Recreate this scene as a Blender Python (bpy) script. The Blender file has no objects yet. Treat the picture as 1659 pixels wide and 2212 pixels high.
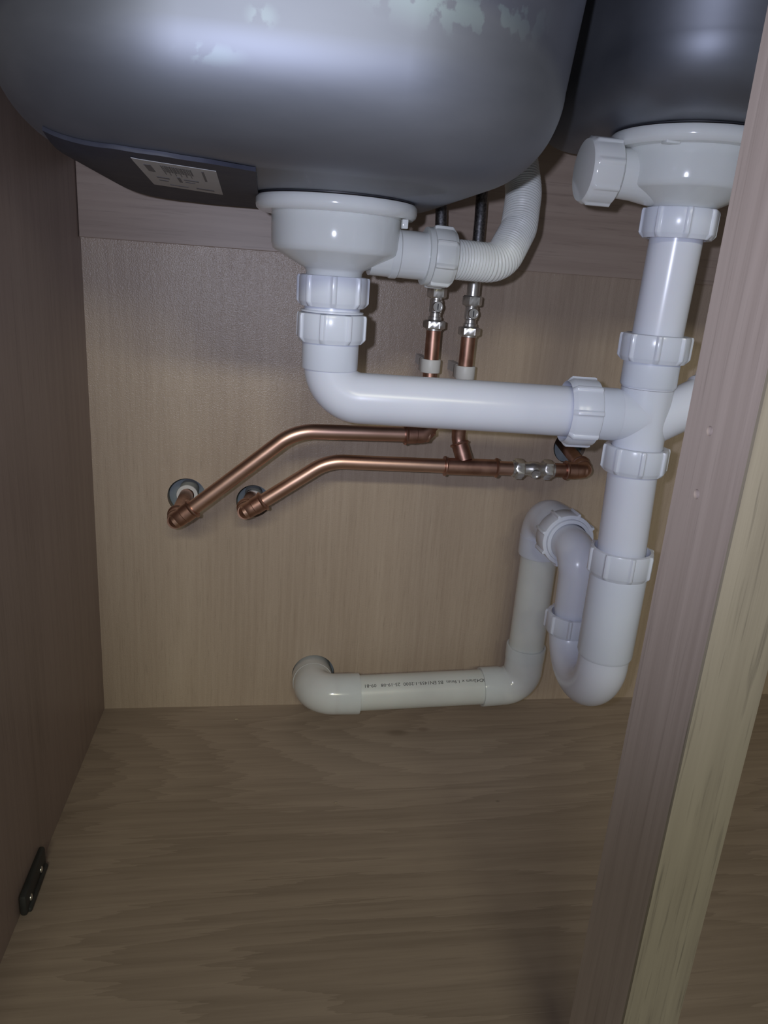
import bpy, bmesh, math, random
from mathutils import Vector, Matrix
random.seed(4)
H = 0.534            # camera height over the cabinet floor; all coordinates below are relative to that height
scene = bpy.context.scene
col = scene.collection

# ------------------------------------------------------------------ camera
def nrm(v): return Vector(v).normalized()
xi = nrm((9695.5, 198.0, 1609.0))
di = Vector((-369.5, 5042.0, 1609.0)); di = (di - xi*di.dot(xi)).normalized()
fi = xi.cross(di)
right = Vector((xi.x, fi.x, -di.x)); up = -Vector((xi.y, fi.y, -di.y)); back = -Vector((xi.z, fi.z, -di.z))
cam_data = bpy.data.cameras.new('camera'); cam = bpy.data.objects.new('camera', cam_data); col.objects.link(cam)
cam.matrix_world = Matrix(((right.x, up.x, back.x, 0), (right.y, up.y, back.y, 0), (right.z, up.z, back.z, H), (0, 0, 0, 1)))
cam_data.sensor_fit = 'VERTICAL'; cam_data.sensor_height = 36; cam_data.lens = 36*1609/2212
cam_data.clip_start = 0.01
scene.camera = cam

# ------------------------------------------------------------------ world, lights, exposure
w = bpy.data.worlds.new('room'); scene.world = w; w.use_nodes = True
w.node_tree.nodes['Background'].inputs[0].default_value = (.93, .95, .95, 1)
w.node_tree.nodes['Background'].inputs[1].default_value = 0.165

def light(name, kind, loc, target, energy, color, **kw):
    d = bpy.data.lights.new(name, kind); o = bpy.data.objects.new(name, d); col.objects.link(o)
    d.energy = energy; d.color = color
    for k, v in kw.items(): setattr(d, k, v)
    loc = Vector(loc); o.location = loc + Vector((0, 0, H))
    o.rotation_euler = (Vector(target) - loc).to_track_quat('-Z', 'Y').to_euler()
    return o
# phone torch beside the lens
light('phone_torch', 'SPOT', (-.03, -.005, .012), (.16, .62, .03), 6.6, (.75, .79, 1.0),
      spot_size=math.radians(96), spot_blend=1.0, shadow_soft_size=.005)
# kitchen ceiling light in front of the cabinet
light('kitchen_light', 'AREA', (-.10, -1.75, .96), (.02, .6, -.2), 15, (1.0, .98, .74), shape='RECTANGLE', size=1.0, size_y=.12)

scene.view_settings.view_transform = 'Standard'
scene.view_settings.look = 'None'
scene.view_settings.gamma = 1
scene.view_settings.use_curve_mapping = False
scene.view_settings.exposure = 0.12

# ------------------------------------------------------------------ materials
def mat(name, color=(.8, .8, .8), rough=.4, metal=0, **kw):
    m = bpy.data.materials.new(name); m.use_nodes = True
    b = m.node_tree.nodes['Principled BSDF']
    b.inputs['Base Color'].default_value = (*color, 1); b.inputs['Roughness'].default_value = rough
    b.inputs['Metallic'].default_value = metal
    for k, v in kw.items(): b.inputs[k].default_value = v
    return m, m.node_tree, b

def mottled(name, color, color2, rough, metal=0, scale=30, bump=0, stretch=(1, 1, 1), amount=1.0, **kw):
    m, nt, b = mat(name, color, rough, metal, **kw)
    N, L = nt.nodes, nt.links
    tc = N.new('ShaderNodeTexCoord'); mp = N.new('ShaderNodeMapping'); mp.inputs['Scale'].default_value = stretch
    L.new(tc.outputs['Object'], mp.inputs['Vector'])
    n = N.new('ShaderNodeTexNoise'); n.inputs['Scale'].default_value = scale; n.inputs['Detail'].default_value = 5
    L.new(mp.outputs[0], n.inputs['Vector'])
    r = N.new('ShaderNodeValToRGB'); r.color_ramp.elements[0].position = .35; r.color_ramp.elements[1].position = .68
    r.color_ramp.elements[0].color = (*color, 1); r.color_ramp.elements[1].color = (*color2, 1)
    L.new(n.outputs[0], r.inputs[0]); L.new(r.outputs[0], b.inputs['Base Color'])
    mr = N.new('ShaderNodeMapRange'); mr.inputs['To Min'].default_value = rough*.85; mr.inputs['To Max'].default_value = rough*1.2
    L.new(n.outputs[0], mr.inputs[0]); L.new(mr.outputs[0], b.inputs['Roughness'])
    if bump:
        bp = N.new('ShaderNodeBump'); bp.inputs['Strength'].default_value = bump; bp.inputs['Distance'].default_value = .001
        L.new(n.outputs[0], bp.inputs['Height']); L.new(bp.outputs[0], b.inputs['Normal'])
    return m

def wood(name, c_dark, c_mid, c_light, axis, rough=.45, fine=130, broad=9, along=.035, figure=0, bump=.15, pore=.35,
         knots=(), sparkle=0, seed=0.0):
    """oak veneer; axis = grain direction 0/1/2"""
    m, nt, b = mat(name, c_mid, rough)
    N, L = nt.nodes, nt.links
    def node(t, **kw):
        n = N.new(t)
        for k, v in kw.items(): setattr(n, k, v)
        return n
    tc = node('ShaderNodeTexCoord')
    def mapped(k, al):
        mp = node('ShaderNodeMapping'); s = [k]*3; s[axis] = k*al
        mp.inputs['Scale'].default_value = s; mp.inputs['Location'].default_value = (seed, seed*1.7, seed*.6)
        L.new(tc.outputs['Object'], mp.inputs['Vector']); return mp.outputs[0]
    def noise(vec, scale=1, detail=4, rough_=.55, dist=0):
        n = node('ShaderNodeTexNoise'); n.inputs['Scale'].default_value = scale; n.inputs['Detail'].default_value = detail
        n.inputs['Roughness'].default_value = rough_; n.inputs['Distortion'].default_value = dist
        L.new(vec, n.inputs['Vector']); return n.outputs[0]
    nb = noise(mapped(broad, .12), detail=3, dist=.4)
    nf = noise(mapped(fine, along), detail=4)
    npo = noise(mapped(fine*3.2, along*1.3), detail=2)
    mx = node('ShaderNodeMix', data_type='FLOAT'); mx.inputs[0].default_value = .5
    L.new(nb, mx.inputs[2]); L.new(nf, mx.inputs[3]); val = mx.outputs[0]
    if figure:
        # cathedral figure: contour lines of a stretched slow noise
        ns = noise(mapped(4.2, .22), detail=1.5, rough_=.4, dist=.25)
        mu = node('ShaderNodeMath', operation='MULTIPLY'); mu.inputs[1].default_value = 26; L.new(ns, mu.inputs[0])
        ad = node('ShaderNodeMath', operation='ADD'); L.new(mu.outputs[0], ad.inputs[0])
        m3 = node('ShaderNodeMath', operation='MULTIPLY'); m3.inputs[1].default_value = 1.6; L.new(nf, m3.inputs[0]); L.new(m3.outputs[0], ad.inputs[1])
        fr = node('ShaderNodeMath', operation='FRACT'); L.new(ad.outputs[0], fr.inputs[0])
        mf = node('ShaderNodeMix', data_type='FLOAT'); mf.inputs[0].default_value = figure
        L.new(val, mf.inputs[2]); L.new(fr.outputs[0], mf.inputs[3]); val = mf.outputs[0]
    r = node('ShaderNodeValToRGB'); e = r.color_ramp.elements
    e[0].position = .30; e[0].color = (*c_dark, 1); e[1].position = .72; e[1].color = (*c_light, 1)
    x = e.new(.5); x.color = (*c_mid, 1)
    L.new(val, r.inputs[0]); cur = r.outputs[0]
    pr = node('ShaderNodeMapRange'); pr.inputs['From Min'].default_value = .25; pr.inputs['From Max'].default_value = .42
    pr.inputs['To Min'].default_value = 1; pr.inputs['To Max'].default_value = 0; pr.clamp = True
    L.new(npo, pr.inputs[0])
    pm = node('ShaderNodeMath', operation='MULTIPLY'); pm.inputs[1].default_value = pore; L.new(pr.outputs[0], pm.inputs[0])
    cm = node('ShaderNodeMix', data_type='RGBA'); L.new(pm.outputs[0], cm.inputs[0]); L.new(cur, cm.inputs[6])
    cm.inputs[7].default_value = (*[v*.55 for v in c_dark], 1); cur = cm.outputs[2]
    for (kx, ky, kz, rx, ry, k_c) in knots:
        mp = node('ShaderNodeMapping', vector_type='TEXTURE'); mp.inputs['Location'].default_value = (kx, ky, kz)
        mp.inputs['Scale'].default_value = (rx, ry, 1.0)
        L.new(tc.outputs['Object'], mp.inputs['Vector'])
        ln = node('ShaderNodeVectorMath', operation='LENGTH'); L.new(mp.outputs[0], ln.inputs[0])
        k2 = node('ShaderNodeMapRange'); k2.inputs['From Min'].default_value = .2; k2.inputs['From Max'].default_value = 1
        k2.inputs['To Min'].default_value = .38; k2.inputs['To Max'].default_value = 0; k2.interpolation_type = 'SMOOTHSTEP'
        L.new(ln.outputs['Value'], k2.inputs[0])
        km = node('ShaderNodeMix', data_type='RGBA'); L.new(k2.outputs[0], km.inputs[0]); L.new(cur, km.inputs[6])
        km.inputs[7].default_value = (*k_c, 1); cur = km.outputs[2]
    L.new(cur, b.inputs['Base Color'])
    bp = node('ShaderNodeBump'); bp.inputs['Strength'].default_value = bump; bp.inputs['Distance'].default_value = .0006
    L.new(nf, bp.inputs['Height']); last = bp
    if sparkle:
        sn = noise(mapped(900, 1), detail=2)
        b2 = node('ShaderNodeBump'); b2.inputs['Strength'].default_value = sparkle; b2.inputs['Distance'].default_value = .0004
        L.new(sn, b2.inputs['Height']); L.new(bp.outputs[0], b2.inputs['Normal']); last = b2
    L.new(last.outputs[0], b.inputs['Normal'])
    return m

OAK = ((0.389, 0.302, 0.234), (0.458, 0.364, 0.286), (0.522, 0.425, 0.338))
M = {}
M['back'] = wood('oak_veneer_vertical', *OAK, axis=2, rough=.25, fine=210, broad=16, sparkle=.8, pore=.3, seed=2.1)
M['rail'] = wood('oak_rail_horizontal', (0.335, 0.256, 0.207), (0.424, 0.333, 0.273), (0.492, 0.395, 0.327), axis=0, rough=.42, seed=5.2)
M['floor'] = wood('oak_floor_board', (0.305, 0.241, 0.191), (0.379, 0.302, 0.242), (0.453, 0.364, 0.294), axis=0, rough=.5, fine=110, broad=7, figure=.22,
                  pore=.25, seed=1.3, knots=((.171, .772, 0, .020, .009, (.10, .06, .04)), (.205, .778, 0, .012, .006, (.13, .08, .06)),
                  (.26, .642, 0, .0035, .0022, (.04, .03, .025))))
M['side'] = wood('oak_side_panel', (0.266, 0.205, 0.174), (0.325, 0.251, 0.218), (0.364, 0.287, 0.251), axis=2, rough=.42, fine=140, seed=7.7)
M['post'] = wood('oak_post_face', (0.325, 0.261, 0.223), (0.414, 0.338, 0.294), (0.483, 0.400, 0.349), axis=2, rough=.5, fine=190, broad=26, along=.02, pore=.3, seed=3.3)
M['lip'] = wood('oak_solid_edge', (.21, .175, .13), (.29, .25, .185), (.34, .295, .22), axis=2, rough=.6, fine=150, broad=45, along=.03, pore=.6, bump=.6, seed=9.1)
M['top'] = wood('oak_worktop', *OAK, axis=0, seed=4.4)

PVC = dict([('Subsurface Weight', .06), ('Specular IOR Level', .45)])
M['pvc'] = mottled('white_pvc', (.72, .745, .84), (.76, .785, .87), .24, scale=18, **PVC)
M['pp'] = mottled('white_polypropylene', (.72, .73, .71), (.77, .785, .765), .11, scale=20, **PVC)
M['hose'] = mottled('cream_corrugated_plastic', (.70, .71, .68), (.76, .77, .74), .38, scale=25, **PVC)
M['abs'] = mottled('cream_abs', (.69, .71, .69), (.74, .765, .745), .32, scale=22, **PVC)
M['absfit'] = mottled('white_abs_fitting', (.68, .70, .71), (.76, .78, .79), .15, scale=22, **PVC)
M['clip'] = mottled('translucent_white_clip', (.62, .62, .62), (.70, .70, .70), .45, scale=30)
M['copper'] = mottled('copper', (.58, .36, .27), (.72, .48, .38), .38, 1, scale=45, stretch=(.35, 1, 1))
M['copper_dull'] = mottled('oxidised_copper', (.42, .24, .18), (.62, .38, .29), .40, 1, scale=60)
M['chrome'] = mottled('nickel_plate', (.66, .65, .62), (.78, .77, .73), .3, .9, scale=60)
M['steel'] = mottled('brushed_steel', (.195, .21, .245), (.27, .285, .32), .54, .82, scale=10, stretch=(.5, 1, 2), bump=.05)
def residue(m, spots):
    nt = m.node_tree; N, L = nt.nodes, nt.links; b = N['Principled BSDF']
    src = b.inputs['Base Color'].links[0].from_socket
    tc = N.new('ShaderNodeTexCoord')
    n = N.new('ShaderNodeTexNoise'); n.inputs['Scale'].default_value = 95; n.inputs['Detail'].default_value = 5; L.new(tc.outputs['Object'], n.inputs['Vector'])
    st = N.new('ShaderNodeMapRange'); st.inputs['From Min'].default_value = .47; st.inputs['From Max'].default_value = .53; L.new(n.outputs[0], st.inputs[0])
    cur = src; met = None
    for (p, r, amt) in spots:
        mp = N.new('ShaderNodeMapping'); mp.vector_type = 'TEXTURE'; mp.inputs['Location'].default_value = p; mp.inputs['Scale'].default_value = r
        L.new(tc.outputs['Object'], mp.inputs['Vector'])
        ln = N.new('ShaderNodeVectorMath'); ln.operation = 'LENGTH'; L.new(mp.outputs[0], ln.inputs[0])
        k = N.new('ShaderNodeMapRange'); k.interpolation_type = 'SMOOTHSTEP'; k.inputs['From Min'].default_value = .3; k.inputs['From Max'].default_value = 1
        k.inputs['To Min'].default_value = amt; k.inputs['To Max'].default_value = 0; L.new(ln.outputs['Value'], k.inputs[0])
        mu = N.new('ShaderNodeMath'); mu.operation = 'MULTIPLY'; L.new(k.outputs[0], mu.inputs[0]); L.new(st.outputs[0], mu.inputs[1])
        mx = N.new('ShaderNodeMix'); mx.data_type = 'RGBA'; L.new(mu.outputs[0], mx.inputs[0]); L.new(cur, mx.inputs[6]); mx.inputs[7].default_value = (.40, .50, .50, 1)
        cur = mx.outputs[2]
    L.new(cur, b.inputs['Base Color'])
# spots are given from the sink's base point (.05, .6, .053)
residue(M['steel'], [((.045, -.205, .075), (.075, .05,   .022), .5), ((-.077, -.19, .038), (.022, .03, .006), .22), ((-.054, -.21, .055), (.010, .03, .007), .25)])
M['steel_dark'] = mottled('shaded_steel', (.16, .18, .235), (.20, .22, .27), .52, 1, scale=10, stretch=(.5, 1, 2), bump=.05)
M['braid'] = mottled('braided_steel', (.18, .18, .19), (.42, .42, .43), .4, 1, scale=500)
M['rubber'] = mottled('black_rubber', (.02, .021, .028), (.03, .032, .04), .5, scale=40)
M['pad'] = mottled('bitumen_pad', (.022, .025, .042), (.032, .035, .055), .65, scale=60, bump=.3)
M['paper'] = mottled('label_paper', (.42, .42, .42), (.47, .47, .47), .5, scale=40)
M['ink'] = mat('grey_ink', (.12, .12, .13), .6)[0]
M['blackink'] = mat('black_ink', (.03, .03, .035), .5)[0]
M['bracket'] = mottled('dark_grey_plastic', (.025, .027, .027), (.04, .042, .042), .5, scale=40)
M['plaster'] = mottled('grey_plaster', (.30, .34, .36), (.42, .46, .48), .9, scale=40, bump=.4)
M['hole'] = mat('raw_chipboard', (.42, .34, .25), .9)[0]

# ------------------------------------------------------------------ mesh helpers
def frame(d, ref=None):
    d = Vector(d).normalized()
    if ref is None: ref = Vector((0, 0, 1)) if abs(d.z) < .9 else Vector((1, 0, 0))
    u = (Vector(ref) - d*d.dot(Vector(ref))).normalized(); v = d.cross(u)
    return u, v, d

def lathe(bm, prof, o, d, seg=48, ring=False, mod=None, mi=0):
    """prof = [(radius, height)]; ring closes the profile into a hollow ring; mod(angle, i) adds to the radius"""
    o = Vector(o); u, v, d = frame(d)
    rows = []
    for i, (r, h) in enumerate(prof):
        if r <= 1e-6: rows.append([bm.verts.new(o + d*h)]); continue
        row = []
        for k in range(seg):
            a = 2*math.pi*k/seg; rr = r + (mod(a, i) if mod else 0)
            row.append(bm.verts.new(o + d*h + (u*math.cos(a) + v*math.sin(a))*rr))
        rows.append(row)
    def bridge(A, B):
        for k in range(seg):
            k2 = (k+1) % seg
            if len(A) == 1 and len(B) == 1: return
            if len(A) == 1: f = bm.faces.new((A[0], B[k2], B[k]))
            elif len(B) == 1: f = bm.faces.new((A[k], A[k2], B[0]))
            else: f = bm.faces.new((A[k], A[k2], B[k2], B[k]))
            f.material_index = mi
    for A, B in zip(rows, rows[1:]): bridge(A, B)
    if ring: bridge(rows[-1], rows[0])
    else:
        for R in (rows[0], rows[-1]):
            if len(R) > 1: bm.faces.new(R).material_index = mi
    return bm

def path(pts, rad, step=.003):
    """polyline with rounded corners; rad = radius or list for inner points"""
    P = [Vector(p) for p in pts]; out = [P[0]]
    for i in range(1, len(P)-1):
        r = rad[i-1] if isinstance(rad, (list, tuple)) else rad
        a = (P[i-1]-P[i]).normalized(); b = (P[i+1]-P[i]).normalized()
        ang = a.angle(b); t = r/math.tan(ang/2)
        A = P[i] + a*t; B = P[i] + b*t
        c = P[i] + (a+b).normalized()*(r/math.sin(ang/2))
        n = max(4, int((math.pi-ang)*r/step))
        va, vb = A-c, B-c
        tot = va.angle(vb); ax = va.cross(vb).normalized()
        for k in range(n+1): out.append(c + Matrix.Rotation(tot*k/n, 3, ax) @ va)
    out.append(P[-1])
    res = [out[0]]
    for p in out[1:]:
        if (p-res[-1]).length > 1e-6: res.append(p)
    return res

def sweep(bm, pts, r, seg=32, cap=True, mi=0, rfun=None):
    P = [Vector(p) for p in pts]; rows = []
    t0 = (P[1]-P[0]).normalized(); u, v, _ = frame(t0); s = 0
    for i, p in enumerate(P):
        if i: s += (p-P[i-1]).length
        t = ((P[min(i+1, len(P)-1)]-p).normalized() + (p-P[max(i-1, 0)]).normalized()).normalized() if 0 < i < len(P)-1 else \
            ((P[1]-P[0]).normalized() if i == 0 else (P[-1]-P[-2]).normalized())
        q = t0.rotation_difference(t); u = q @ u; u = (u - t*t.dot(u)).normalized(); v = t.cross(u); t0 = t
        rr = rfun(s, i) if rfun else r
        rows.append([bm.verts.new(p + (u*math.cos(2*math.pi*k/seg) + v*math.sin(2*math.pi*k/seg))*rr) for k in range(seg)])
    for A, B in zip(rows, rows[1:]):
        for k in range(seg):
            k2 = (k+1) % seg; bm.faces.new((A[k], A[k2], B[k2], B[k])).material_index = mi
    if cap:
        bm.faces.new(rows[0]).material_index = mi; bm.faces.new(rows[-1]).material_index = mi
    return bm

def box(bm, lo, hi, mi=0, bev=0):
    lo, hi = Vector(lo), Vector(hi)
    vs = [bm.verts.new((x, y, z)) for x in (lo.x, hi.x) for y in (lo.y, hi.y) for z in (lo.z, hi.z)]
    fs = [bm.faces.new([vs[i] for i in f]) for f in ((0, 1, 3, 2), (4, 6, 7, 5), (0, 4, 5, 1), (2, 3, 7, 6), (0, 2, 6, 4), (1, 5, 7, 3))]
    for f in fs: f.material_index = mi
    if bev:
        es = list({e for f in fs for e in f.edges})
        bmesh.ops.bevel(bm, geom=es, offset=bev, segments=2, affect='EDGES', profile=.5)
    return vs

def new(): return bmesh.new()
def prism(outline, z0, z1):
    bm = new(); A = [bm.verts.new((x, y, z0)) for x, y in outline]; B = [bm.verts.new((x, y, z1)) for x, y in outline]
    n = len(A)
    for k in range(n): bm.faces.new((A[k], A[(k+1) % n], B[(k+1) % n], B[k]))
    bm.faces.new(A); bm.faces.new(B); return bm

def world_of(o):
    p = Vector((0, 0, 0))
    while o is not None: p += o.location; o = o.parent
    return p - Vector((0, 0, H))

def finish(name, bm, mats, parent=None, base=None, smooth=True, angle=38):
    bmesh.ops.recalc_face_normals(bm, faces=bm.faces)
    org = world_of(parent) if parent is not None else Vector(base if base is not None else (0, 0, 0))
    bmesh.ops.translate(bm, verts=bm.verts, vec=-org)
    me = bpy.data.meshes.new(name); bm.to_mesh(me); bm.free()
    for m_ in (mats if isinstance(mats, (list, tuple)) else [mats]): me.materials.append(m_)
    o = bpy.data.objects.new(name, me); col.objects.link(o)
    if smooth:
        me.shade_smooth(); me.set_sharp_from_angle(angle=math.radians(angle))
    if parent is not None: o.parent = parent
    else: o.location = org + Vector((0, 0, H))
    return o

def tag(o, label, cat, group=None):
    o['label'] = label; o['category'] = cat
    if group: o['group'] = group
    return o

def thing(name, label, cat, base, group=None):
    o = bpy.data.objects.new(name, None); col.objects.link(o); o.location = Vector(base) + Vector((0, 0, H))
    o.empty_display_size = .02
    return tag(o, label, cat, group)

def structure(name, bm, m, base=(0, 0, 0), smooth=False):
    o = finish(name, bm, m, base=base, smooth=smooth); o['kind'] = 'structure'; return o

def cut(o, cutters):
    """real boolean cuts; the cutter meshes are removed again"""
    for bm in cutters:
        bmesh.ops.recalc_face_normals(bm, faces=bm.faces)
        bmesh.ops.translate(bm, verts=bm.verts, vec=-world_of(o))
        me = bpy.data.meshes.new('cut'); bm.to_mesh(me); bm.free(); me.materials.append(M['hole'])
        c = bpy.data.objects.new('cut', me); col.objects.link(c); c.location = o.matrix_world.translation
        c.location = world_of(o) + Vector((0, 0, H))
        md = o.modifiers.new('b', 'BOOLEAN'); md.operation = 'DIFFERENCE'; md.object = c; md.solver = 'EXACT'
        bpy.context.view_layer.update()
        dg = bpy.context.evaluated_depsgraph_get()
        nm = bpy.data.meshes.new_from_object(o.evaluated_get(dg)); o.modifiers.clear()
        old = o.data; o.data = nm; nm.name = old.name
        bpy.data.objects.remove(c); bpy.data.meshes.remove(me)

def cyl(o, d, r, h0, h1, seg=40):
    bm = new(); lathe(bm, [(r, h0), (r, h1)], o, d, seg=seg); return bm

def nut_bm(o, d, r_in, r_out, h, ribs=8, lipw=.0016, phase=.2, seg=192, rib_h=.0017, rib_w=.13, mouth=None):
    """ribbed hollow plastic union nut starting at o and running h along d"""
    bm = new()
    n = 2*math.pi/ribs
    def md(a, i):
        if i in ((0, 1, 2) if mouth == 'start' else (0, 1)) or i > (6 if mouth == 'start' else 5): return 0
        x = ((a+phase) % n) - n/2
        e = abs(x)/(rib_w/2)
        bulge = -.0009*(1-math.cos((a+phase)*ribs))/2*0
        return (rib_h if e < .7 else rib_h*max(0, (1.35-e)/.65)) + bulge
    b = .0012
    prof = [(r_in, .0008), (r_out-.003, 0), (r_out-.0006, 0.0006), (r_out, b+.0012), (r_out, h-b-.0028), (r_out-.0009, h-.0026), (r_out-.002, h), (r_in, h)]
    if mouth == 'start': prof = [(r_in, .010), (r_out-.0034, .004), (r_out-.0030, 0)] + prof[2:]
    if mouth == 'end': prof = prof[:6] + [(r_out-.0022, h), (r_out-.0026, h), (r_in, h-.010)]
    lathe(bm, prof, o, d, seg=seg, ring=True, mod=md)
    return bm

def disc_plate(bm, o, d, r, h, seg=32, bev=.0006):
    lathe(bm, [(r, 0), (r, h-bev), (r-bev, h)], o, d, seg=seg)

def hexnut(bm, o, d, af, h, bore=0, ref_rot=0.0, mi=0):
    r = af/math.sqrt(3)
    o = Vector(o); u, v, d = frame(d)
    prof = [(.86, 0), (1, .12), (1, .88), (.86, 1)]
    rows = []
    for q, hh in prof:
        row = []
        for k in range(24):
            a = 2*math.pi*k/24; s = (a + math.pi/6) % (math.pi/3) - math.pi/6
            hexr = (af/2)/math.cos(s)
            rr = min(hexr, (af/2)*(1.155 if q == 1 else 1.0)) * (1 if q == 1 else .98)
            aa = a + ref_rot
            row.append(bm.verts.new(o + d*(h*hh) + (u*math.cos(aa) + v*math.sin(aa))*rr))
        rows.append(row)
    for A, B in zip(rows, rows[1:]):
        for k in range(24): bm.faces.new((A[k], A[(k+1) % 24], B[(k+1) % 24], B[k])).material_index = mi
    bm.faces.new(rows[0]).material_index = mi; bm.faces.new(rows[-1]).material_index = mi

# ------------------------------------------------------------------ the cabinet carcass (setting)
XL, XR, YB, YF, ZF, ZT = -.185, .76, .84, .28, -.534, .226
bm = new(); box(bm, (XL, YB, ZF-.018), (XR, YB+.010, ZT)); wall_back = structure('wall_back', bm, M['back'])
HOLES = [((-.0835, -.2575), .0215), ((-.0085, -.2615), .0195), ((.369, -.1835), .0205), ((.0705, -.490), .0268)]
cut(wall_back, [cyl((x, YB-.01, z), (0, 1, 0), r, 0, .04) for (x, z), r in HOLES])
SK = .0245   # the left panel splays outwards a little towards the front
bm = prism([(XL-(YB-YF)*SK, YF), (XR, YF), (XR, YB), (XL, YB)], ZF-.018, ZF); structure('floor', bm, M['floor'], base=(0, 0, ZF))
bm = prism([(XL-.018-(YB-YF)*SK, YF), (XL-(YB-YF)*SK, YF), (XL+.010*SK, YB+.010), (XL-.018, YB+.01)], ZF-.018, ZT); structure('wall_left', bm, M['side'])
bm = new(); box(bm, (XR, YF, ZF-.018), (XR+.018, YB+.01, ZT), bev=0); structure('wall_right', bm, M['side'])
bm = new(); box(bm, (XL+.0005, YB-.009, .0145), (XR-.0005, YB-.0002, ZT), bev=.0006); structure('trim_1', bm, M['rail'])
bm = new(); box(bm, (XL-.013, YF, .172), (XR, YF+.018, ZT), bev=.0006); structure('trim_2', bm, M['post'])
bm = new(); box(bm, (XL-.1, YB+.045, ZF-.1), (XR+.1, YB+.06, ZT)); structure('wall_room', bm, M['plaster'])

# centre post with two screw holes
PX0, PX1, PY0, PY1 = .204, .2375, .2795, .3325
post = thing('cabinet_post', 'upright oak post at the right dividing the cabinet opening, two screw holes', 'post', (.22, .30, ZF))
bm = new(); box(bm, (PX0, PY0+.0020, ZF), (PX1, PY1, .172))
pb = finish('post_body', bm, M['post'], post, smooth=False)
cut(pb, [cyl((PX0-.003, .3122, z), (1, 0, 0), .0024, 0, .012, 24) for z in (-.0583, -.0888)])
bm = new(); box(bm, (PX0, PY0, ZF), (PX1, PY0+.002, .172))
o = finish('front_lipping', bm, M['lip'], post, smooth=False); o['label'] = 'rough sawn greenish oak front edge'

# worktop over the sink
def rrect(x0, x1, y0, y1, R, n=14):
    pts = []
    R = min(R, (x1-x0)/2-1e-4, (y1-y0)/2-1e-4)
    for cx, cy, a0 in ((x1-R, y1-R, 0), (x0+R, y1-R, 90), (x0+R, y0+R, 180), (x1-R, y0+R, 270)):
        for k in range(n+1):
            a = math.radians(a0 + 90*k/n); pts.append((cx+R*math.cos(a), cy+R*math.sin(a)))
    return pts
B1 = (-.166, .191, .385, .826); B2 = (.216, .412, .455, .765)
bm = new(); box(bm, (XL-.03, .245, .2285), (XR+.03, YB+.045, .262), bev=.002)
wt = finish('worktop', bm, M['top'], base=(.28, .55, .2285), smooth=False)
tag(wt, 'oak worktop that closes the cabinet above the sink bowls', 'worktop')
cut(wt, [prism(rrect(B1[0]-.002, B1[1]+.002, B1[2]-.002, B1[3]+.002, .14), .2, .3), prism(rrect(B2[0]-.002, B2[1]+.002, B2[2]-.002, B2[3]+.002, .09), .2, .3)])

# ------------------------------------------------------------------ sink
sink = thing('sink', 'undermounted stainless steel sink of one large and one small bowl', 'sink', (.05, .6, .053))
def bowl(b, zb, ztop, R, fr, m, holec, draft=.012):
    x0, x1, y0, y1 = b; bm = new(); rows = []
    lev = []
    nz = 5
    for k in range(nz): 
        t = k/nz; z = ztop + (zb+fr-ztop)*t; lev.append((draft*t, z))
    nf = 22
    for k in range(nf+1):
        a = math.pi/2*k/nf; lev.append((draft + fr*(1-math.cos(a)), zb + fr*(1-math.sin(a))))
    for ins, z in lev:
        rr = max(R-ins, .02)
        rows.append([bm.verts.new((x, y, z)) for x, y in rrect(x0+ins, x1-ins, y0+ins, y1-ins, rr, n=20)])
    n = len(rows[0])
    for A, B in zip(rows, rows[1:]):
        for k in range(n): bm.faces.new((A[k], A[(k+1) % n], B[(k+1) % n], B[k]))
    # bottom down to the drain circle
    last = rows[-1]; C = []
    for v in last:
        a = math.atan2(v.co.y-holec[1], v.co.x-holec[0]); C.append(bm.verts.new((holec[0]+.044*math.cos(a), holec[1]+.044*math.sin(a), zb)))
    for k in range(n): bm.faces.new((last[k], last[(k+1) % n], C[(k+1) % n], C[k]))
    o = finish('bowl', bm, m, sink, angle=60)
    s = o.modifiers.new('thickness', 'SOLIDIFY'); s.thickness = .001; s.offset = -1
    return o
AX1 = Vector((.0540, .623, 0)); AX2 = Vector((.3225, .590, 0))
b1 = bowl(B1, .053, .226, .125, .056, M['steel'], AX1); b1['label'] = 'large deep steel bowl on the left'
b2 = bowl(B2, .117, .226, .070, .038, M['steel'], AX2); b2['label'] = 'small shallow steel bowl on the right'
bm = new(); box(bm, (B1[0]-.018, B1[2]-.03, .2262), (B2[1]+.03, .835, .2278))
rim = finish('rim', bm, M['steel'], sink, smooth=False)
cut(rim, [prism(rrect(*B1, .125), .2, .3), prism(rrect(*B2, .070), .2, .3)])
# bitumen sound pad with its label
def under(x, y, b=B1, R=.125, fr=.056, zb=.053, draft=.012):
    """height of the large bowl's underside at x, y and the distance inside its outline"""
    cx = min(max(x, b[0]+R), b[1]-R); cy = min(max(y, b[2]+R), b[3]-R)
    d = R - math.hypot(x-cx, y-cy)
    q = 1 - min(1, max(0, (d-draft)/fr))
    return zb + fr*(1-math.sqrt(max(0, 1-q*q))), d
NE = [(-.12, .468), (-.1045, .4597), (-.0788, .4476), (-.055, .4451), (-.0316, .4514), (-.005, .4702)]
def near_edge(x):
    for (xa, ya), (xb, yb) in zip(NE, NE[1:]):
        if x <= xb: return ya + (yb-ya)*max(0, x-xa)/(xb-xa)
    return NE[-1][1]
bm = new(); top_, bot_ = [], []
for i in range(25):
    ty = i/24
    py = lambda xx: near_edge(xx)*(1-ty) + .806*ty
    x = -.0065
    while under(x, py(x))[1] > .012+.056*.30 and x > -.120: x -= .0005
    rt, rb = [], []
    for k in range(21):
        xx = x + (-.0065-x)*k/20; y = py(xx); z = under(xx, y)[0]
        rt.append(bm.verts.new((xx, y, z-.0003))); rb.append(bm.verts.new((xx, y, z-.0026)))
    top_.append(rt); bot_.append(rb)
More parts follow.
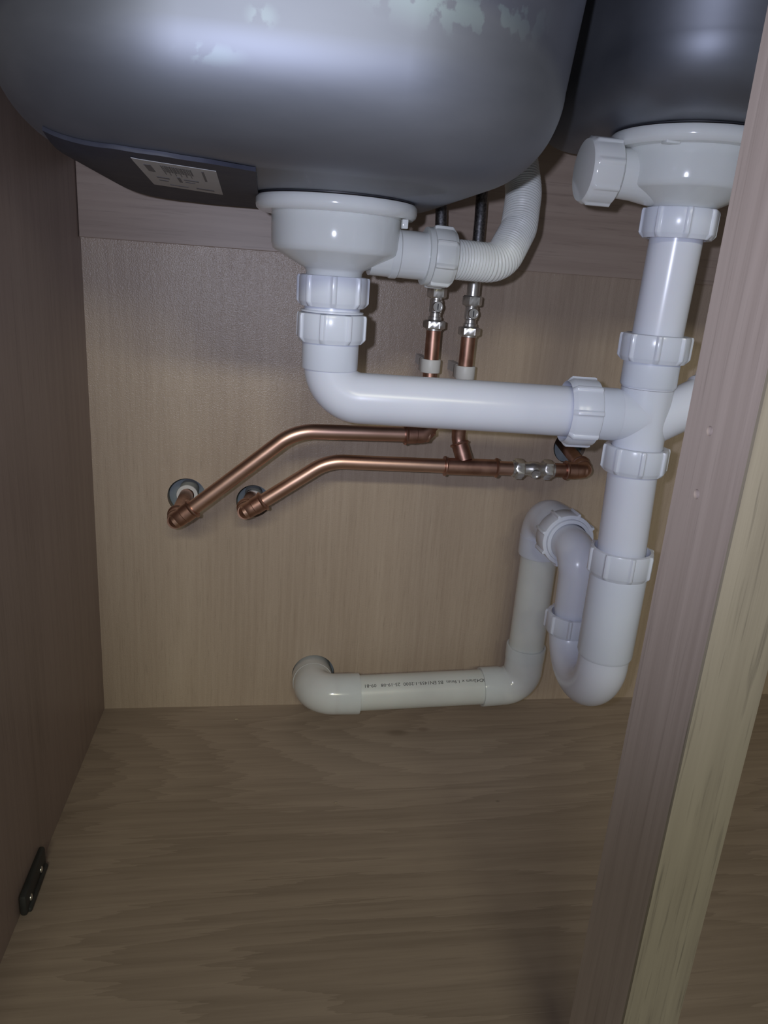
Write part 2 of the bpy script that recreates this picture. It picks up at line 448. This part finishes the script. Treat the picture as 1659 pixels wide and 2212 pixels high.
for G in (top_, bot_):
    for A, B in zip(G, G[1:]):
        for k in range(20): bm.faces.new((A[k], A[k+1], B[k+1], B[k]))
for i in range(24):
    for k in (0, 20): bm.faces.new((top_[i][k], top_[i+1][k], bot_[i+1][k], bot_[i][k]))
for i in (0, 24):
    for k in range(20): bm.faces.new((top_[i][k], top_[i][k+1], bot_[i][k+1], bot_[i][k]))
pad = finish('sound_pad', bm, M['pad'], sink); pad['label'] = 'black sound-deadening pad'
bm = new()
LQ = [(-.0729, .4569), (-.0294, .4829), (-.0336, .6402), (-.0802, .6015)]   # near-left, near-right, far-right, far-left
def lerpq(u, v):
    a = Vector(LQ[0]).lerp(Vector(LQ[1]), u); b = Vector(LQ[3]).lerp(Vector(LQ[2]), u); return a.lerp(b, v)
def patch(bm, u0, v0, u1, v1, off, th, n, mi=0):
    """thin flat patch that follows the underside of the bowl"""
    G = []
    for i in range(n+1):
        row = []
        for k in range(n+1):
            p = lerpq(u0+(u1-u0)*k/n, v0+(v1-v0)*i/n); z = under(p.x, p.y)[0] - off
            row.append((bm.verts.new((p.x, p.y, z)), bm.verts.new((p.x, p.y, z-th))))
        G.append(row)
    for i in range(n):
        for k in range(n):
            for q in (0, 1): bm.faces.new((G[i][k][q], G[i][k+1][q], G[i+1][k+1][q], G[i+1][k][q])).material_index = mi
    for i in range(n):
        for e in (0, n):
            bm.faces.new((G[i][e][0], G[i+1][e][0], G[i+1][e][1], G[i][e][1])).material_index = mi
            bm.faces.new((G[e][i][0], G[e][i+1][0], G[e][i+1][1], G[e][i][1])).material_index = mi
patch(bm, 0, 0, 1, 1, .0027, .0003, 10)
marks = [(.10, .12, .18, .36), (.14, .55, .30, .60), (.14, .68, .26, .72)]
x = .30
for k in range(17):
    wd = random.choice((.008, .012, .02)); marks.append((x, .08, x+wd, .30 + .1*(k % 3 == 0))); x += wd + random.choice((.008, .012))
marks += [(.80, .08, .83, .45), (.62, .82, .88, .88), (.42, .45, .46, .66), (.50, .50, .70, .54), (.50, .60, .64, .63), (.25, .85, .5, .88)]
for (u0, v0, u1, v1) in marks:
    patch(bm, u0, v0, u1, v1, .0030, .0002, 2, 1)
lb = finish('label', bm, [M['paper'], M['ink']], pad, smooth=False); lb['label'] = 'white printed paper label'

# ------------------------------------------------------------------ strainer wastes
def strainer(label, c, dz, clips_at):
    t = thing('sink_strainer', label, 'sink strainer', (c.x, c.y, 0+dz))
    P = lambda z: Vector((c.x, c.y, z+dz))
    bm = new(); lathe(bm, [(.0445, 0), (.060, 0), (.0600, .0009), (.0445, .0009)], P(.0520), (0, 0, 1), seg=80, ring=True)
    g = finish('gasket', bm, M['rubber'], t); g['label'] = 'black rubber gasket under the bowl'
    bm = new(); lathe(bm, [(.040, .0405), (.0595, .0405), (.0618, .0425), (.0625, .0450), (.0625, .0492), (.0610, .0512), (.0585, .0518), (.040, .0518)], P(0), (0, 0, 1), seg=96, ring=True)
    finish('flange', bm, M['pp'], t)
    bm = new(); lathe(bm, [(.0455, .0410), (.0500, .0408), (.0505, .0395), (.0500, .0180), (.0490, .0142), (.0468, .0125), (.0240, .0010), (.0225, -.0012), (.0222, -.0185), (.0200, -.0185), (.0205, -.001), (.0440, .0150), (.0455, .0180)], P(0), (0, 0, 1), seg=96, ring=True)
    finish('cup_body', bm, M['pp'], t)
    return t, P
st1, P1 = strainer('white plastic sink strainer under the large bowl, feeding the left elbow pipe', AX1, 0, 0)
# overflow spigot of the left strainer
bm = new(); sweep(bm, [(.082, .625, .0170), (.1330, .6275, .0160)], .0185, seg=40)
lathe(bm, [(.0185, 0), (.0195, .001), (.0195, .006), (.0185, .007)], (.098, .6258, .0167), (1, .05, -.02), ring=False, seg=40)
box(bm, (.100, .585, .0335), (.1045, .592, .0400), bev=.0006)
finish('overflow_spigot', bm, M['pp'], st1)
bm = nut_bm((.1310, .6276, .0162), (1, .06, -.03), .0160, .0235, .0190, ribs=8, phase=.1)
lathe(bm, [(.0182, -.004), (.0225, -.004), (.0225, 0), (.0182, 0)], (.1310, .6275, .0162), (1, .06, -.03), ring=True)
o = finish('overflow_nut', bm, M['hose'], st1); o['label'] = 'cream ribbed nut on the overflow spigot'

st2, P2 = strainer('white plastic sink strainer under the small bowl, with a capped side outlet', AX2, .064, 0)
od = Vector((-1, .03, 0)).normalized(); oo = Vector((.2965, .592, .0865))
bm = new(); lathe(bm, [(.0215, 0), (.0185, .018), (.0175, .035), (.0175, .046)], oo, od, seg=48)
box(bm, (.279, .548, .1030), (.290, .556, .1070), bev=.0006)
finish('capped_outlet', bm, M['pp'], st2)
bm = new()
def capmod(a, i):
    if i not in (2, 3): return 0
    n = math.pi/4; x = abs(((a+.2) % n)-n/2)/.07
    return .0014 if x < .7 else .0014*max(0, (1.35-x)/.65)
lathe(bm, [(.0185, .034), (.0225, .034), (.0240, .0355), (.0240, .0540), (.0235, .0560), (.0220, .0580), (.012, .0592), (0, .0595)], oo, od, seg=144, mod=capmod)
o = finish('blanking_cap', bm, M['pp'], st2); o['label'] = 'round blanking cap on the side outlet'

# overflow hose, corrugated
hp = path([(.1480, .6290, .0158), (.195, .640, .0150), (.217, .668, .046), (.2250, .690, .078), (.2215, .708, .112), (.190, .765, .175)], [.028, .028, .05, .04], step=.0005)
# resample evenly
def resample(P, step):
    out = [P[0]]; acc = 0
    for a, b in zip(P, P[1:]):
        L = (b-a).length; d = step-acc
        while d <= L: out.append(a + (b-a)*(d/L)); d += step
        acc = L-(d-step)
    return out
hp = resample(hp, .00055)
def corr(s, i):
    base = .0150
    if s < .004: return base
    ph = (s/.0027) % 1
    return base + .0017*(1-abs(2*ph-1)**1.6) - .0006
bm = new(); sweep(bm, hp, .014, seg=36, rfun=corr)
tag(finish('overflow_hose', bm, M['hose'], base=(.19, .65, .015), angle=80), 'cream corrugated overflow hose curving up behind the large bowl', 'hose')

# ------------------------------------------------------------------ left drain: adaptor, elbow and long horizontal pipe
X1, Y1 = AX1.x, AX1.y
ad = thing('drain_connector', 'white drain connector of two stacked ribbed nuts below the left strainer', 'pipe fitting', (X1, Y1, -.055))
finish('union_nut', nut_bm((X1, Y1, -.0038), (0, 0, -1), .0228, .0275, .0240, phase=.33), M['pvc'], ad)
bm = new(); lathe(bm, [(.0195, -.0200), (.0226, -.0245), (.0226, -.0305), (.0255, -.0310), (.0255, -.0322), (.0228, -.0330), (.0226, -.052), (.0195, -.052)], (X1, Y1, 0), (0, 0, 1), seg=64, ring=True)
finish('spigot', bm, M['pvc'], ad)
finish('union_nut', nut_bm((X1, Y1, -.0328), (0, 0, -1), .0228, .0275, .0230, phase=.05), M['pvc'], ad)
ZP = -.1005
hz = thing('drain_elbow_pipe', 'long white elbow drain pipe running right from the left strainer to the cross tee', 'drain pipe', (X1, Y1, ZP))
bm = new(); lathe(bm, [(.0205, -.0540), (.0232, -.0540), (.0232, -.0765), (.0226, -.0775), (.0215, -.0778), (.0205, -.077)], (X1, Y1, 0), (0, 0, 1), seg=64, ring=True)
finish('socket', bm, M['pvc'], hz)
YT, XT = .598, .3225
bm = new(); sweep(bm, path([(X1, Y1, -.0700), (X1, Y1, ZP), (.272, .6003, ZP)], .0268, step=.002), .0213, seg=56)
finish('elbow_pipe', bm, M['pvc'], hz)

# ------------------------------------------------------------------ cross tee
AXT = Vector((XT, .594, 0)); hd = Vector((.272-X1, .6003-Y1, 0)).normalized()
tee = thing('drain_tee', 'white cross tee where the left pipe meets the vertical drain, three ribbed nuts', 'pipe fitting', (XT, .594, ZP))
bm = new()
sweep(bm, [(XT, .594, -.0760), (XT, .594, -.1480)], .0215, seg=56)
lathe(bm, [(.0205, -.0330), (.0222, -.0330), (.0230, -.054), (.0232, -.0730), (.0222, -.0748), (.0205, -.075)], AXT, (0, 0, 1), seg=64, ring=True)
lathe(bm, [(.0215, -.0748), (.0215, -.0765)], AXT, (0, 0, 1), seg=56)
sweep(bm, [Vector((XT, .594, ZP)) - hd*0, Vector((XT, .594, ZP)) - hd*.0250], .0216, seg=56)
lathe(bm, [(.0205, .0235), (.0222, .0238), (.0224, .0250), (.0224, .045), (.0205, .045)], Vector((XT, .594, ZP)), -hd, seg=64, ring=True)
finish('tee_body', bm, M['pvc'], tee)
bd = Vector((.88, .05, .44)).normalized()
bm = new(); lathe(bm, [(.0195, 0), (.0195, .058), (.0215, .060), (.0215, .085), (.0195, .085)], Vector((XT, .594, ZP-.010)), bd, seg=48)
finish('branch', bm, M['pvc'], tee)
finish('union_nut', nut_bm(Vector((XT, .594, ZP)) + bd*.072 - Vector((0, 0, .010)), bd, .0216, .0270, .02, phase=.1), M['pvc'], tee)
finish('union_nut', nut_bm((XT, .5935, -.0315), (0, 0, -1), .0226, .0278, .0225, phase=.0), M['pvc'], tee)
finish('union_nut', nut_bm(Vector((XT, .594, ZP)) - hd*.0430, -hd, .0222, .0282, .0255, phase=.25, mouth='end'), M['pvc'], tee)
finish('union_nut', nut_bm((XT, .594, -.1265), (0, 0, -1), .0219, .0272, .0235, phase=.15), M['pvc'], tee)

# vertical pipes
up_ = thing('tail_pipe', 'white vertical pipe dropping from the right strainer to the cross tee', 'drain pipe', (XT, .592, -.03))
bm = new(); sweep(bm, [(XT, .590, .0445), (XT, .5935, -.0500)], .0205, seg=56); finish('pipe', bm, M['pvc'], up_)
finish('union_nut', nut_bm((XT, .590, .0650), (0, 0, -1), .0228, .0285, .0225, phase=.12), M['pvc'], up_)
bm = new(); sweep(bm, [(XT, .594, -.1482), (XT, .588, -.2450)], .0213, seg=56)
tag(finish('lower_pipe', bm, M['pvc'], base=(XT, .588, -.245)), 'white vertical pipe between the cross tee and the trap', 'drain pipe')

# ------------------------------------------------------------------ P trap
YR, YI = .669, .587
trap = thing('drain_trap', 'white swivel trap hanging above the floor beside the oak post', 'trap', (XT, .63, -.394))
finish('inlet_nut', nut_bm((XT, YI+.001, -.2195), (0, 0, -1), .0225, .0278, .0250, phase=.3, mouth='start'), M['pvc'], trap)
bm = new(); lathe(bm, [(.0220, -.2440), (.0245, -.2440), (.0252, -.2475), (.0252, -.3230), (.0240, -.3262), (.0220, -.3265)], (XT, YI, 0), (0, 0, 1), seg=72, ring=True)
finish('trap_body', bm, M['pvc'], trap)
RB = (YR-YI)/2
bm = new()
pp_ = path([(XT, YI, -.312), (XT, YI, -.3745), (XT, YR, -.3745), (XT, YR, -.330)], RB-.0005, step=.002)
L_ = sum((b-a).length for a, b in zip(pp_, pp_[1:]))
sweep(bm, pp_, .022, seg=56, rfun=lambda s, i: .0232 - .003*min(1, max(0, (s-.03)/(L_-.06))))
finish('u_bend', bm, M['pvc'], trap)
finish('riser_nut', nut_bm((XT, YR, -.3220), (0, 0, -1), .0200, .0245, .0225, phase=.0), M['pvc'], trap)
bm = new(); sweep(bm, path([(XT, YR, -.330), (XT, YR, -.2575), (XT+.001, .728, -.2555)], .0235, step=.002), .0174, seg=56,
                  rfun=lambda s, i: .0174 + .0028*min(1, max(0, (s-.040)/.02)))
finish('riser_elbow', bm, M['pvc'], trap)
bm = new(); lathe(bm, [(.0205, -.0005), (.0240, 0), (.0245, .002), (.0245, .004), (.0205, .004)], (XT+.0008, .7015, -.2557), (0, 1, 0), seg=64, ring=True)
finish('collar', bm, M['pvc'], trap)
finish('outlet_nut', nut_bm((XT+.001, .7040, -.2557), (0, 1, 0), .0208, .0287, .0250, phase=.1, rib_w=.10, rib_h=.0026), M['pvc'], trap)

# ------------------------------------------------------------------ solvent-weld run along the floor
XV, YV, ZH, ZR = .3275, .7870, -.4870, -.4790
run = thing('waste_pipe_run', 'cream waste pipe run with printed lettering along the back of the floor', 'drain pipe', (.2, YV, ZH-.03))
bm = new(); lathe(bm, [(.0215, 0), (.0255, 0), (.0258, .002), (.0258, .020), (.0215, .020)], (XV, .7310, -.2550), (0, 1, 0), seg=64, ring=True)
sweep(bm, path([(XV, .7480, -.2550), (XV, YV, -.2550), (XV, YV, -.2840)], .0235, step=.002), .0248, seg=56)
lathe(bm, [(.0218, -.3035), (.0245, -.3035), (.0252, -.3010), (.0252, -.2800), (.0218, -.280)], (XV, YV, 0), (0, 0, 1), seg=64, ring=True)
finish('top_elbow', bm, M['pvc'], run)
bm = new(); sweep(bm, [(XV, YV, -.302), (XV, YV, -.430)], .0214, seg=56); finish('vertical_pipe', bm, M['abs'], run)
bm = new()
lathe(bm, [(.0216, -.4235), (.0240, -.4235), (.0243, -.4255), (.0240, -.440), (.0216, -.440)], (XV, YV, 0), (0, 0, 1), seg=64, ring=True)
sweep(bm, path([(XV, YV, -.4390), (XV, YV, ZR), (.2960, YV, ZR-.001)], .0245, step=.002), .0236, seg=56)
lathe(bm, [(.0216, 0), (.0240, 0), (.0243, .002), (.0240, .024), (.0216, .024)], (.2755, YV, ZR-.0018), (1, 0, .045), seg=64, ring=True)
finish('corner_elbow', bm, M['absfit'], run)
PX_L, PX_R = .1200, .2790
bm = new(); sweep(bm, [(PX_L, YV, ZH+.0006), (PX_R, YV, ZR-.0017)], .0214, seg=96); hpipe = finish('horizontal_pipe', bm, M['abs'], run)
bm = new()
lathe(bm, [(.0216, 0), (.0243, 0), (.0247, .002), (.0243, .030), (.0216, .030)], (.1225, YV, ZH), (-1, 0, 0), seg=64, ring=True)
sweep(bm, path([(.0960, YV, ZH), (.0690, YV, ZH), (.0690, YB+.03, ZH-.006)], .0250, step=.0015), .0243, seg=64)
lathe(bm, [(.0243, 0), (.0252, .001), (.0252, .020), (.0243, .021)], (.0690, .8195, ZH-.003), (0, 1, -.1), seg=64)
finish('wall_elbow', bm, M['absfit'], run)
# printed lettering, upside down on the pipe
cu = bpy.data.curves.new('print', 'FONT'); cu.body = 'OD43mm x 1.9mm  BS EN1455-1:2000  25-19-08   09-81'; cu.size = 1
cu.resolution_u = 2
to = bpy.data.objects.new('tmp_text', cu); col.objects.link(to); bpy.context.view_layer.update()
me = bpy.data.meshes.new_from_object(to.evaluated_get(bpy.context.evaluated_depsgraph_get()))
bpy.data.objects.remove(to)
xs = [v.co.x for v in me.vertices]; wt_ = max(xs)-min(xs); x_min = min(xs)
TX0, TX1 = .1275, .2780
sc = (TX1-TX0)/wt_; hgt = .0042
bm = new(); bm.from_mesh(me); bpy.data.meshes.remove(me)
bmesh.ops.subdivide_edges(bm, edges=[e for e in bm.edges if e.calc_length() > .5], cuts=1)
for v in bm.verts:
    x = TX1 - (v.co.x-x_min)*sc          # rotated by 180 degrees
    a = math.radians(58) - (v.co.y*hgt/.72)/.0216      # angle above the pipe's front line
    zc = ZH+.0006 + (ZR-.0017-ZH-.0006)*(x-PX_L)/(PX_R-PX_L)
    v.co = Vector((x, YV - .02148*math.cos(a), zc + .02148*math.sin(a)))
finish('lettering', bm, M['blackink'], hpipe, smooth=False)['label'] = 'small black printed lettering'

# ------------------------------------------------------------------ copper pipes
RC = .0077
def copper_pipe(bm, pts, rad): sweep(bm, path(pts, rad, step=.002), RC, seg=28)
def cu_elbow(a, c, b, r=.0095, la=.024, lb=.024, rad=.010):
    """copper end-feed elbow: corner c, arms towards a and b, beaded sockets"""
    bm = new(); c = Vector(c); A = c + (Vector(a)-c).normalized()*la; B = c + (Vector(b)-c).normalized()*lb
    sweep(bm, path([A, c, B], rad, step=.0015), r-.0006, seg=32)
    for E in (A, B):
        dd = (E-c).normalized()
        lathe(bm, [(r-.001, -.013), (r, -.012), (r, -.003), (r+.0013, -.0018), (r+.0015, -.0006), (r+.0008, .0004), (r-.001, .0004)], E, dd, seg=32)
    return bm
E1 = Vector((-.0865, .747, -.2565)); W1 = Vector((-.0835, YB+.04, -.2575))
K1 = Vector((.0330, .747, -.1572)); T1 = Vector((.1725, .752, -.1570))
cu1 = thing('copper_pipe', 'upper copper pipe with an angled bend, from the leftmost wall hole', 'copper pipe', (.03, .75, -.2))
bm = new(); copper_pipe(bm, [E1, K1, T1], .055); finish('pipe', bm, M['copper'], cu1)
bm = new(); sweep(bm, [E1, W1], RC, seg=28); finish('wall_tail', bm, M['copper_dull'], cu1)
finish('elbow', cu_elbow(K1, E1, W1), M['copper_dull'], cu1)
U1 = Vector((.1725, .770, -.120))
finish('elbow', cu_elbow(K1 + Vector((.05, 0, 0)), T1, U1, la=.026, lb=.018), M['copper_dull'], cu1)
bm = new(); sweep(bm, path([T1, U1, (.1725, .772, -.048)], .01), RC-.0001, seg=28); finish('upright', bm, M['copper_dull'], cu1)

E2 = Vector((-.0165, .766, -.2512)); W2 = Vector((-.0085, YB+.04, -.2615))
K2 = Vector((.0690, .766, -.1922)); V2 = Vector((.2720, .766, -.1940))
cu2 = thing('copper_pipe', 'lower copper pipe with an angled bend and tee, ending at the horizontal valve', 'copper pipe', (.1, .766, -.2))
bm = new(); copper_pipe(bm, [E2, K2, (.2760, .766, -.1940)], .055); finish('pipe', bm, M['copper'], cu2)
bm = new(); sweep(bm, [E2, W2], RC, seg=28); finish('wall_tail', bm, M['copper_dull'], cu2)
finish('elbow', cu_elbow(K2, E2, W2), M['copper_dull'], cu2)
bm = new(); TC = Vector((.2260, .766, -.1936))
lathe(bm, [(RC, -.0305), (.0108, -.0300), (.0110, -.0285), (.0092, -.0270), (.0092, .0270), (.0110, .0285), (.0108, .0300), (RC, .0305)], TC, (1, 0, -.005), seg=32)
TB = Vector((.2120, .778, -.166))
bt = Vector((.2150, .7745, -.174))
lathe(bm, [(.009, 0), (.009, .018), (.0105, .0195), (.0103, .021), (.008, .0215)], Vector((.2190, .768, -.1880)), (TB-Vector((.2190, .768, -.188))).normalized(), seg=32)
finish('tee', bm, M['copper_dull'], cu2)
bm = new(); sweep(bm, path([(.2190, .768, -.188), TB, (.2105, .775, -.130), (.2105, .773, -.056)], [.02, .02]), RC-.0001, seg=28)
finish('upright', bm, M['copper_dull'], cu2)

# short pipe right of the valve going into the third hole
E3 = Vector((.3590, .766, -.1942)); W3 = Vector((.3690, YB+.04, -.1800))
cu3 = thing('copper_pipe', 'short copper stub right of the horizontal valve, turning into the dark wall hole', 'copper pipe', (.35, .766, -.2))
bm = new(); sweep(bm, [(.3200, .766, -.1940), E3], RC, seg=28); finish('pipe', bm, M['copper_dull'], cu3)
finish('elbow', cu_elbow((.30, .766, -.194), E3, W3, la=.024, lb=.020), M['copper_dull'], cu3)
bm = new(); sweep(bm, [E3, W3], RC, seg=28); finish('wall_tail', bm, M['copper_dull'], cu3)

# white pipe sleeves in the wall holes
for (x, z), r0, lab in (((-.0835, -.2573), .0118, 'white plastic sleeve in the leftmost wall hole'), ((-.0085, -.2612), .0112, 'white plastic sleeve in the second wall hole from the left')):
    bm = new(); lathe(bm, [(.0079, 0), (r0, 0), (r0+.0004, .001), (r0, .004), (r0-.001, .0042), (r0-.001, .030), (.0079, .030)], (x, YB+.004, z), (0, 1, 0), seg=40, ring=True)
    tag(finish('pipe_sleeve', bm, M['clip'], base=(x, YB, z)), lab, 'pipe sleeve')

# ------------------------------------------------------------------ isolation valves
def screw_boss(bm, c, d, r=.0055):
    lathe(bm, [(r, -.006), (r, .0010), (r-.0006, .0018), (r-.0016, .0018), (r-.0016, .0006), (0, .0006)], c, d, seg=32)
def valve(label, x, y, ztop, zlen, nut_top=True):
    t = thing('isolation_valve', label, 'valve', (x, y, ztop-zlen))
    zb = ztop-zlen
    bm = new()
    lathe(bm, [(.0062, 0), (.0070, .001), (.0070, .0035), (.0058, .0040), (.0058, .0075), (.0068, .0085), (.0068, .020), (.0058, .021), (.0058, .024), (.0050, .026)], (x, y, zb+.0095), (0, 0, 1), seg=32)
    finish('valve_body', bm, M['chrome'], t)
    bm = new(); screw_boss(bm, (x+.0006, y-.0068, zb+.0235), (0, -1, 0)); b = finish('screw', bm, M['chrome'], t)
    bm = new(); box(bm, (x+.0001, y-.00775, zb+.0205), (x+.0011, y-.0073, zb+.0265)); finish('slot', bm, M['blackink'], b, smooth=False)
    bm = new(); hexnut(bm, (x, y, zb+.0012), (0, 0, 1), .0200, .0085, ref_rot=.32)
    lathe(bm, [(.0079, -.0012), (.0085, -.0008), (.0085, .0012)], (x, y, zb+.0006), (0, 0, 1), seg=32)
    finish('compression_nut', bm, M['chrome'], t)
    bm = new(); hexnut(bm, (x, y, ztop-.0080), (0, 0, 1), .0180, .0100, ref_rot=.52); finish('tail_nut', bm, M['chrome'], t)
    return t
valve('chrome isolation valve on the left copper upright, partly under the cream nut', .1725, .7715, -.0110, .0400)
valve('chrome isolation valve on the right copper upright under the cream hose', .2105, .7725, -.0165, .0390)
# horizontal one
t = thing('isolation_valve', 'chrome isolation valve lying horizontally at the right end of the lower copper pipe', 'valve', (.298, .766, -.204))
bm = new(); lathe(bm, [(.0060, 0), (.0072, .001), (.0072, .012), (.0085, .014), (.0085, .022), (.0070, .024), (.0070, .034), (.0060, .036)], (.2800, .766, -.1940), (1, 0, 0), seg=32)
finish('valve_body', bm, M['chrome'], t)
for x0 in (.2755, .3085):
    bm = new(); hexnut(bm, (x0, .766, -.1940), (1, 0, 0), .0200, .0100, ref_rot=.25)
    lathe(bm, [(.0085, 0), (.0085, .0025), (.0079, .003)], (x0 if x0 < .3 else x0+.010, .766, -.194), (-1 if x0 < .3 else 1, 0, 0), seg=32)
    finish('compression_nut', bm, M['chrome'], t)
bm = new(); screw_boss(bm, (.2985, .7590, -.1975), (0, -.9, -.35)); finish('screw', bm, M['chrome'], t)

# flexible hoses up to the tap
def flex(label, pts, ztop_nut, x, y):
    t = thing('tap_hose', label, 'hose', pts[0])
    bm = new(); sweep(bm, path(pts, .06, step=.004), .0058, seg=24); finish('braided_hose', bm, M['braid'], t)
    bm = new(); lathe(bm, [(.0050, 0), (.0066, .001), (.0066, .020), (.0060, .022)], (x, y, ztop_nut), (0, 0, 1), seg=28)
    finish('ferrule', bm, M['chrome'], t)
flex('dark braided tap hose behind the cream ribbed nut', [(.1725, .7715, .010), (.1718, .780, .060), (.168, .800, .130), (.160, .826, .215)], -.0110, .1725, .7715)
flex('dark braided tap hose rising behind the corrugated hose', [(.2105, .7725, .006), (.2120, .780, .060), (.2145, .798, .130), (.216, .826, .215)], -.0165, .2105, .7725)

# white clips holding the uprights to the back panel
for x, z, lab in ((.1725, -.0875, 'white plastic pipe clip on the left copper upright'), (.2105, -.0925, 'white plastic pipe clip on the right copper upright')):
    bm = new(); lathe(bm, [(.0078, -.0068), (.0100, -.0068), (.0104, -.006), (.0104, .006), (.0100, .0068), (.0078, .0068)], (x, .7725, z), (0, 0, 1), seg=36, ring=True)
    box(bm, (x-.0098, .7715, z-.0066), (x-.0079, .785, z+.0066), bev=.0004)
    box(bm, (x+.0079, .7715, z-.0066), (x+.0098, .785, z+.0066), bev=.0004)
    box(bm, (x-.0098, .7830, z-.0066), (x+.0098, .7850, z+.0066), bev=.0004)
    box(bm, (x-.0030, .7845, z-.0050), (x+.0030, YB, z+.0050))
    tag(finish('pipe_clip', bm, M['clip'], base=(x, YB, z)), lab, 'pipe clip')

# ------------------------------------------------------------------ dark corner bracket at the foot of the left side
XB = XL - .0072
br = thing('corner_bracket', 'small dark plastic corner bracket at the foot of the left side panel', 'bracket', (XB, .555, ZF))
bm = new()
box(bm, (XB, .527, ZF), (XB+.0060, .586, ZF+.0205), bev=.0022)
box(bm, (XB, .531, ZF), (XB+.0085, .582, ZF+.0050), bev=.0015)
finish('bracket_body', bm, M['bracket'], br)
for y in (.539, .570):
    bm = new(); lathe(bm, [(.0030, 0), (.0028, .0010), (.0016, .0016), (0, .0018)], (XB+.0055, y, ZF+.0085), (1, 0, 0), seg=20)
    finish('screw', bm, M['chrome'], br)

# loose debris on the floor
dust = [(-.024, .8086, .0022, 'pale wood chip near the back left of the floor'), (.0845, .650, .0016, 'pale wood crumb in the middle of the floor')]
for x, y, s, lab in dust:
    bm = new(); bmesh.ops.create_icosphere(bm, subdivisions=1, radius=s)
    for v in bm.verts: v.co = Vector((v.co.x*1.3 + x, v.co.y*.7 + y, ZF + (v.co.z+s)*.45))
    tag(finish('wood_chip', bm, M['hole'], base=(x, y, ZF), smooth=False), lab, 'wood chip')
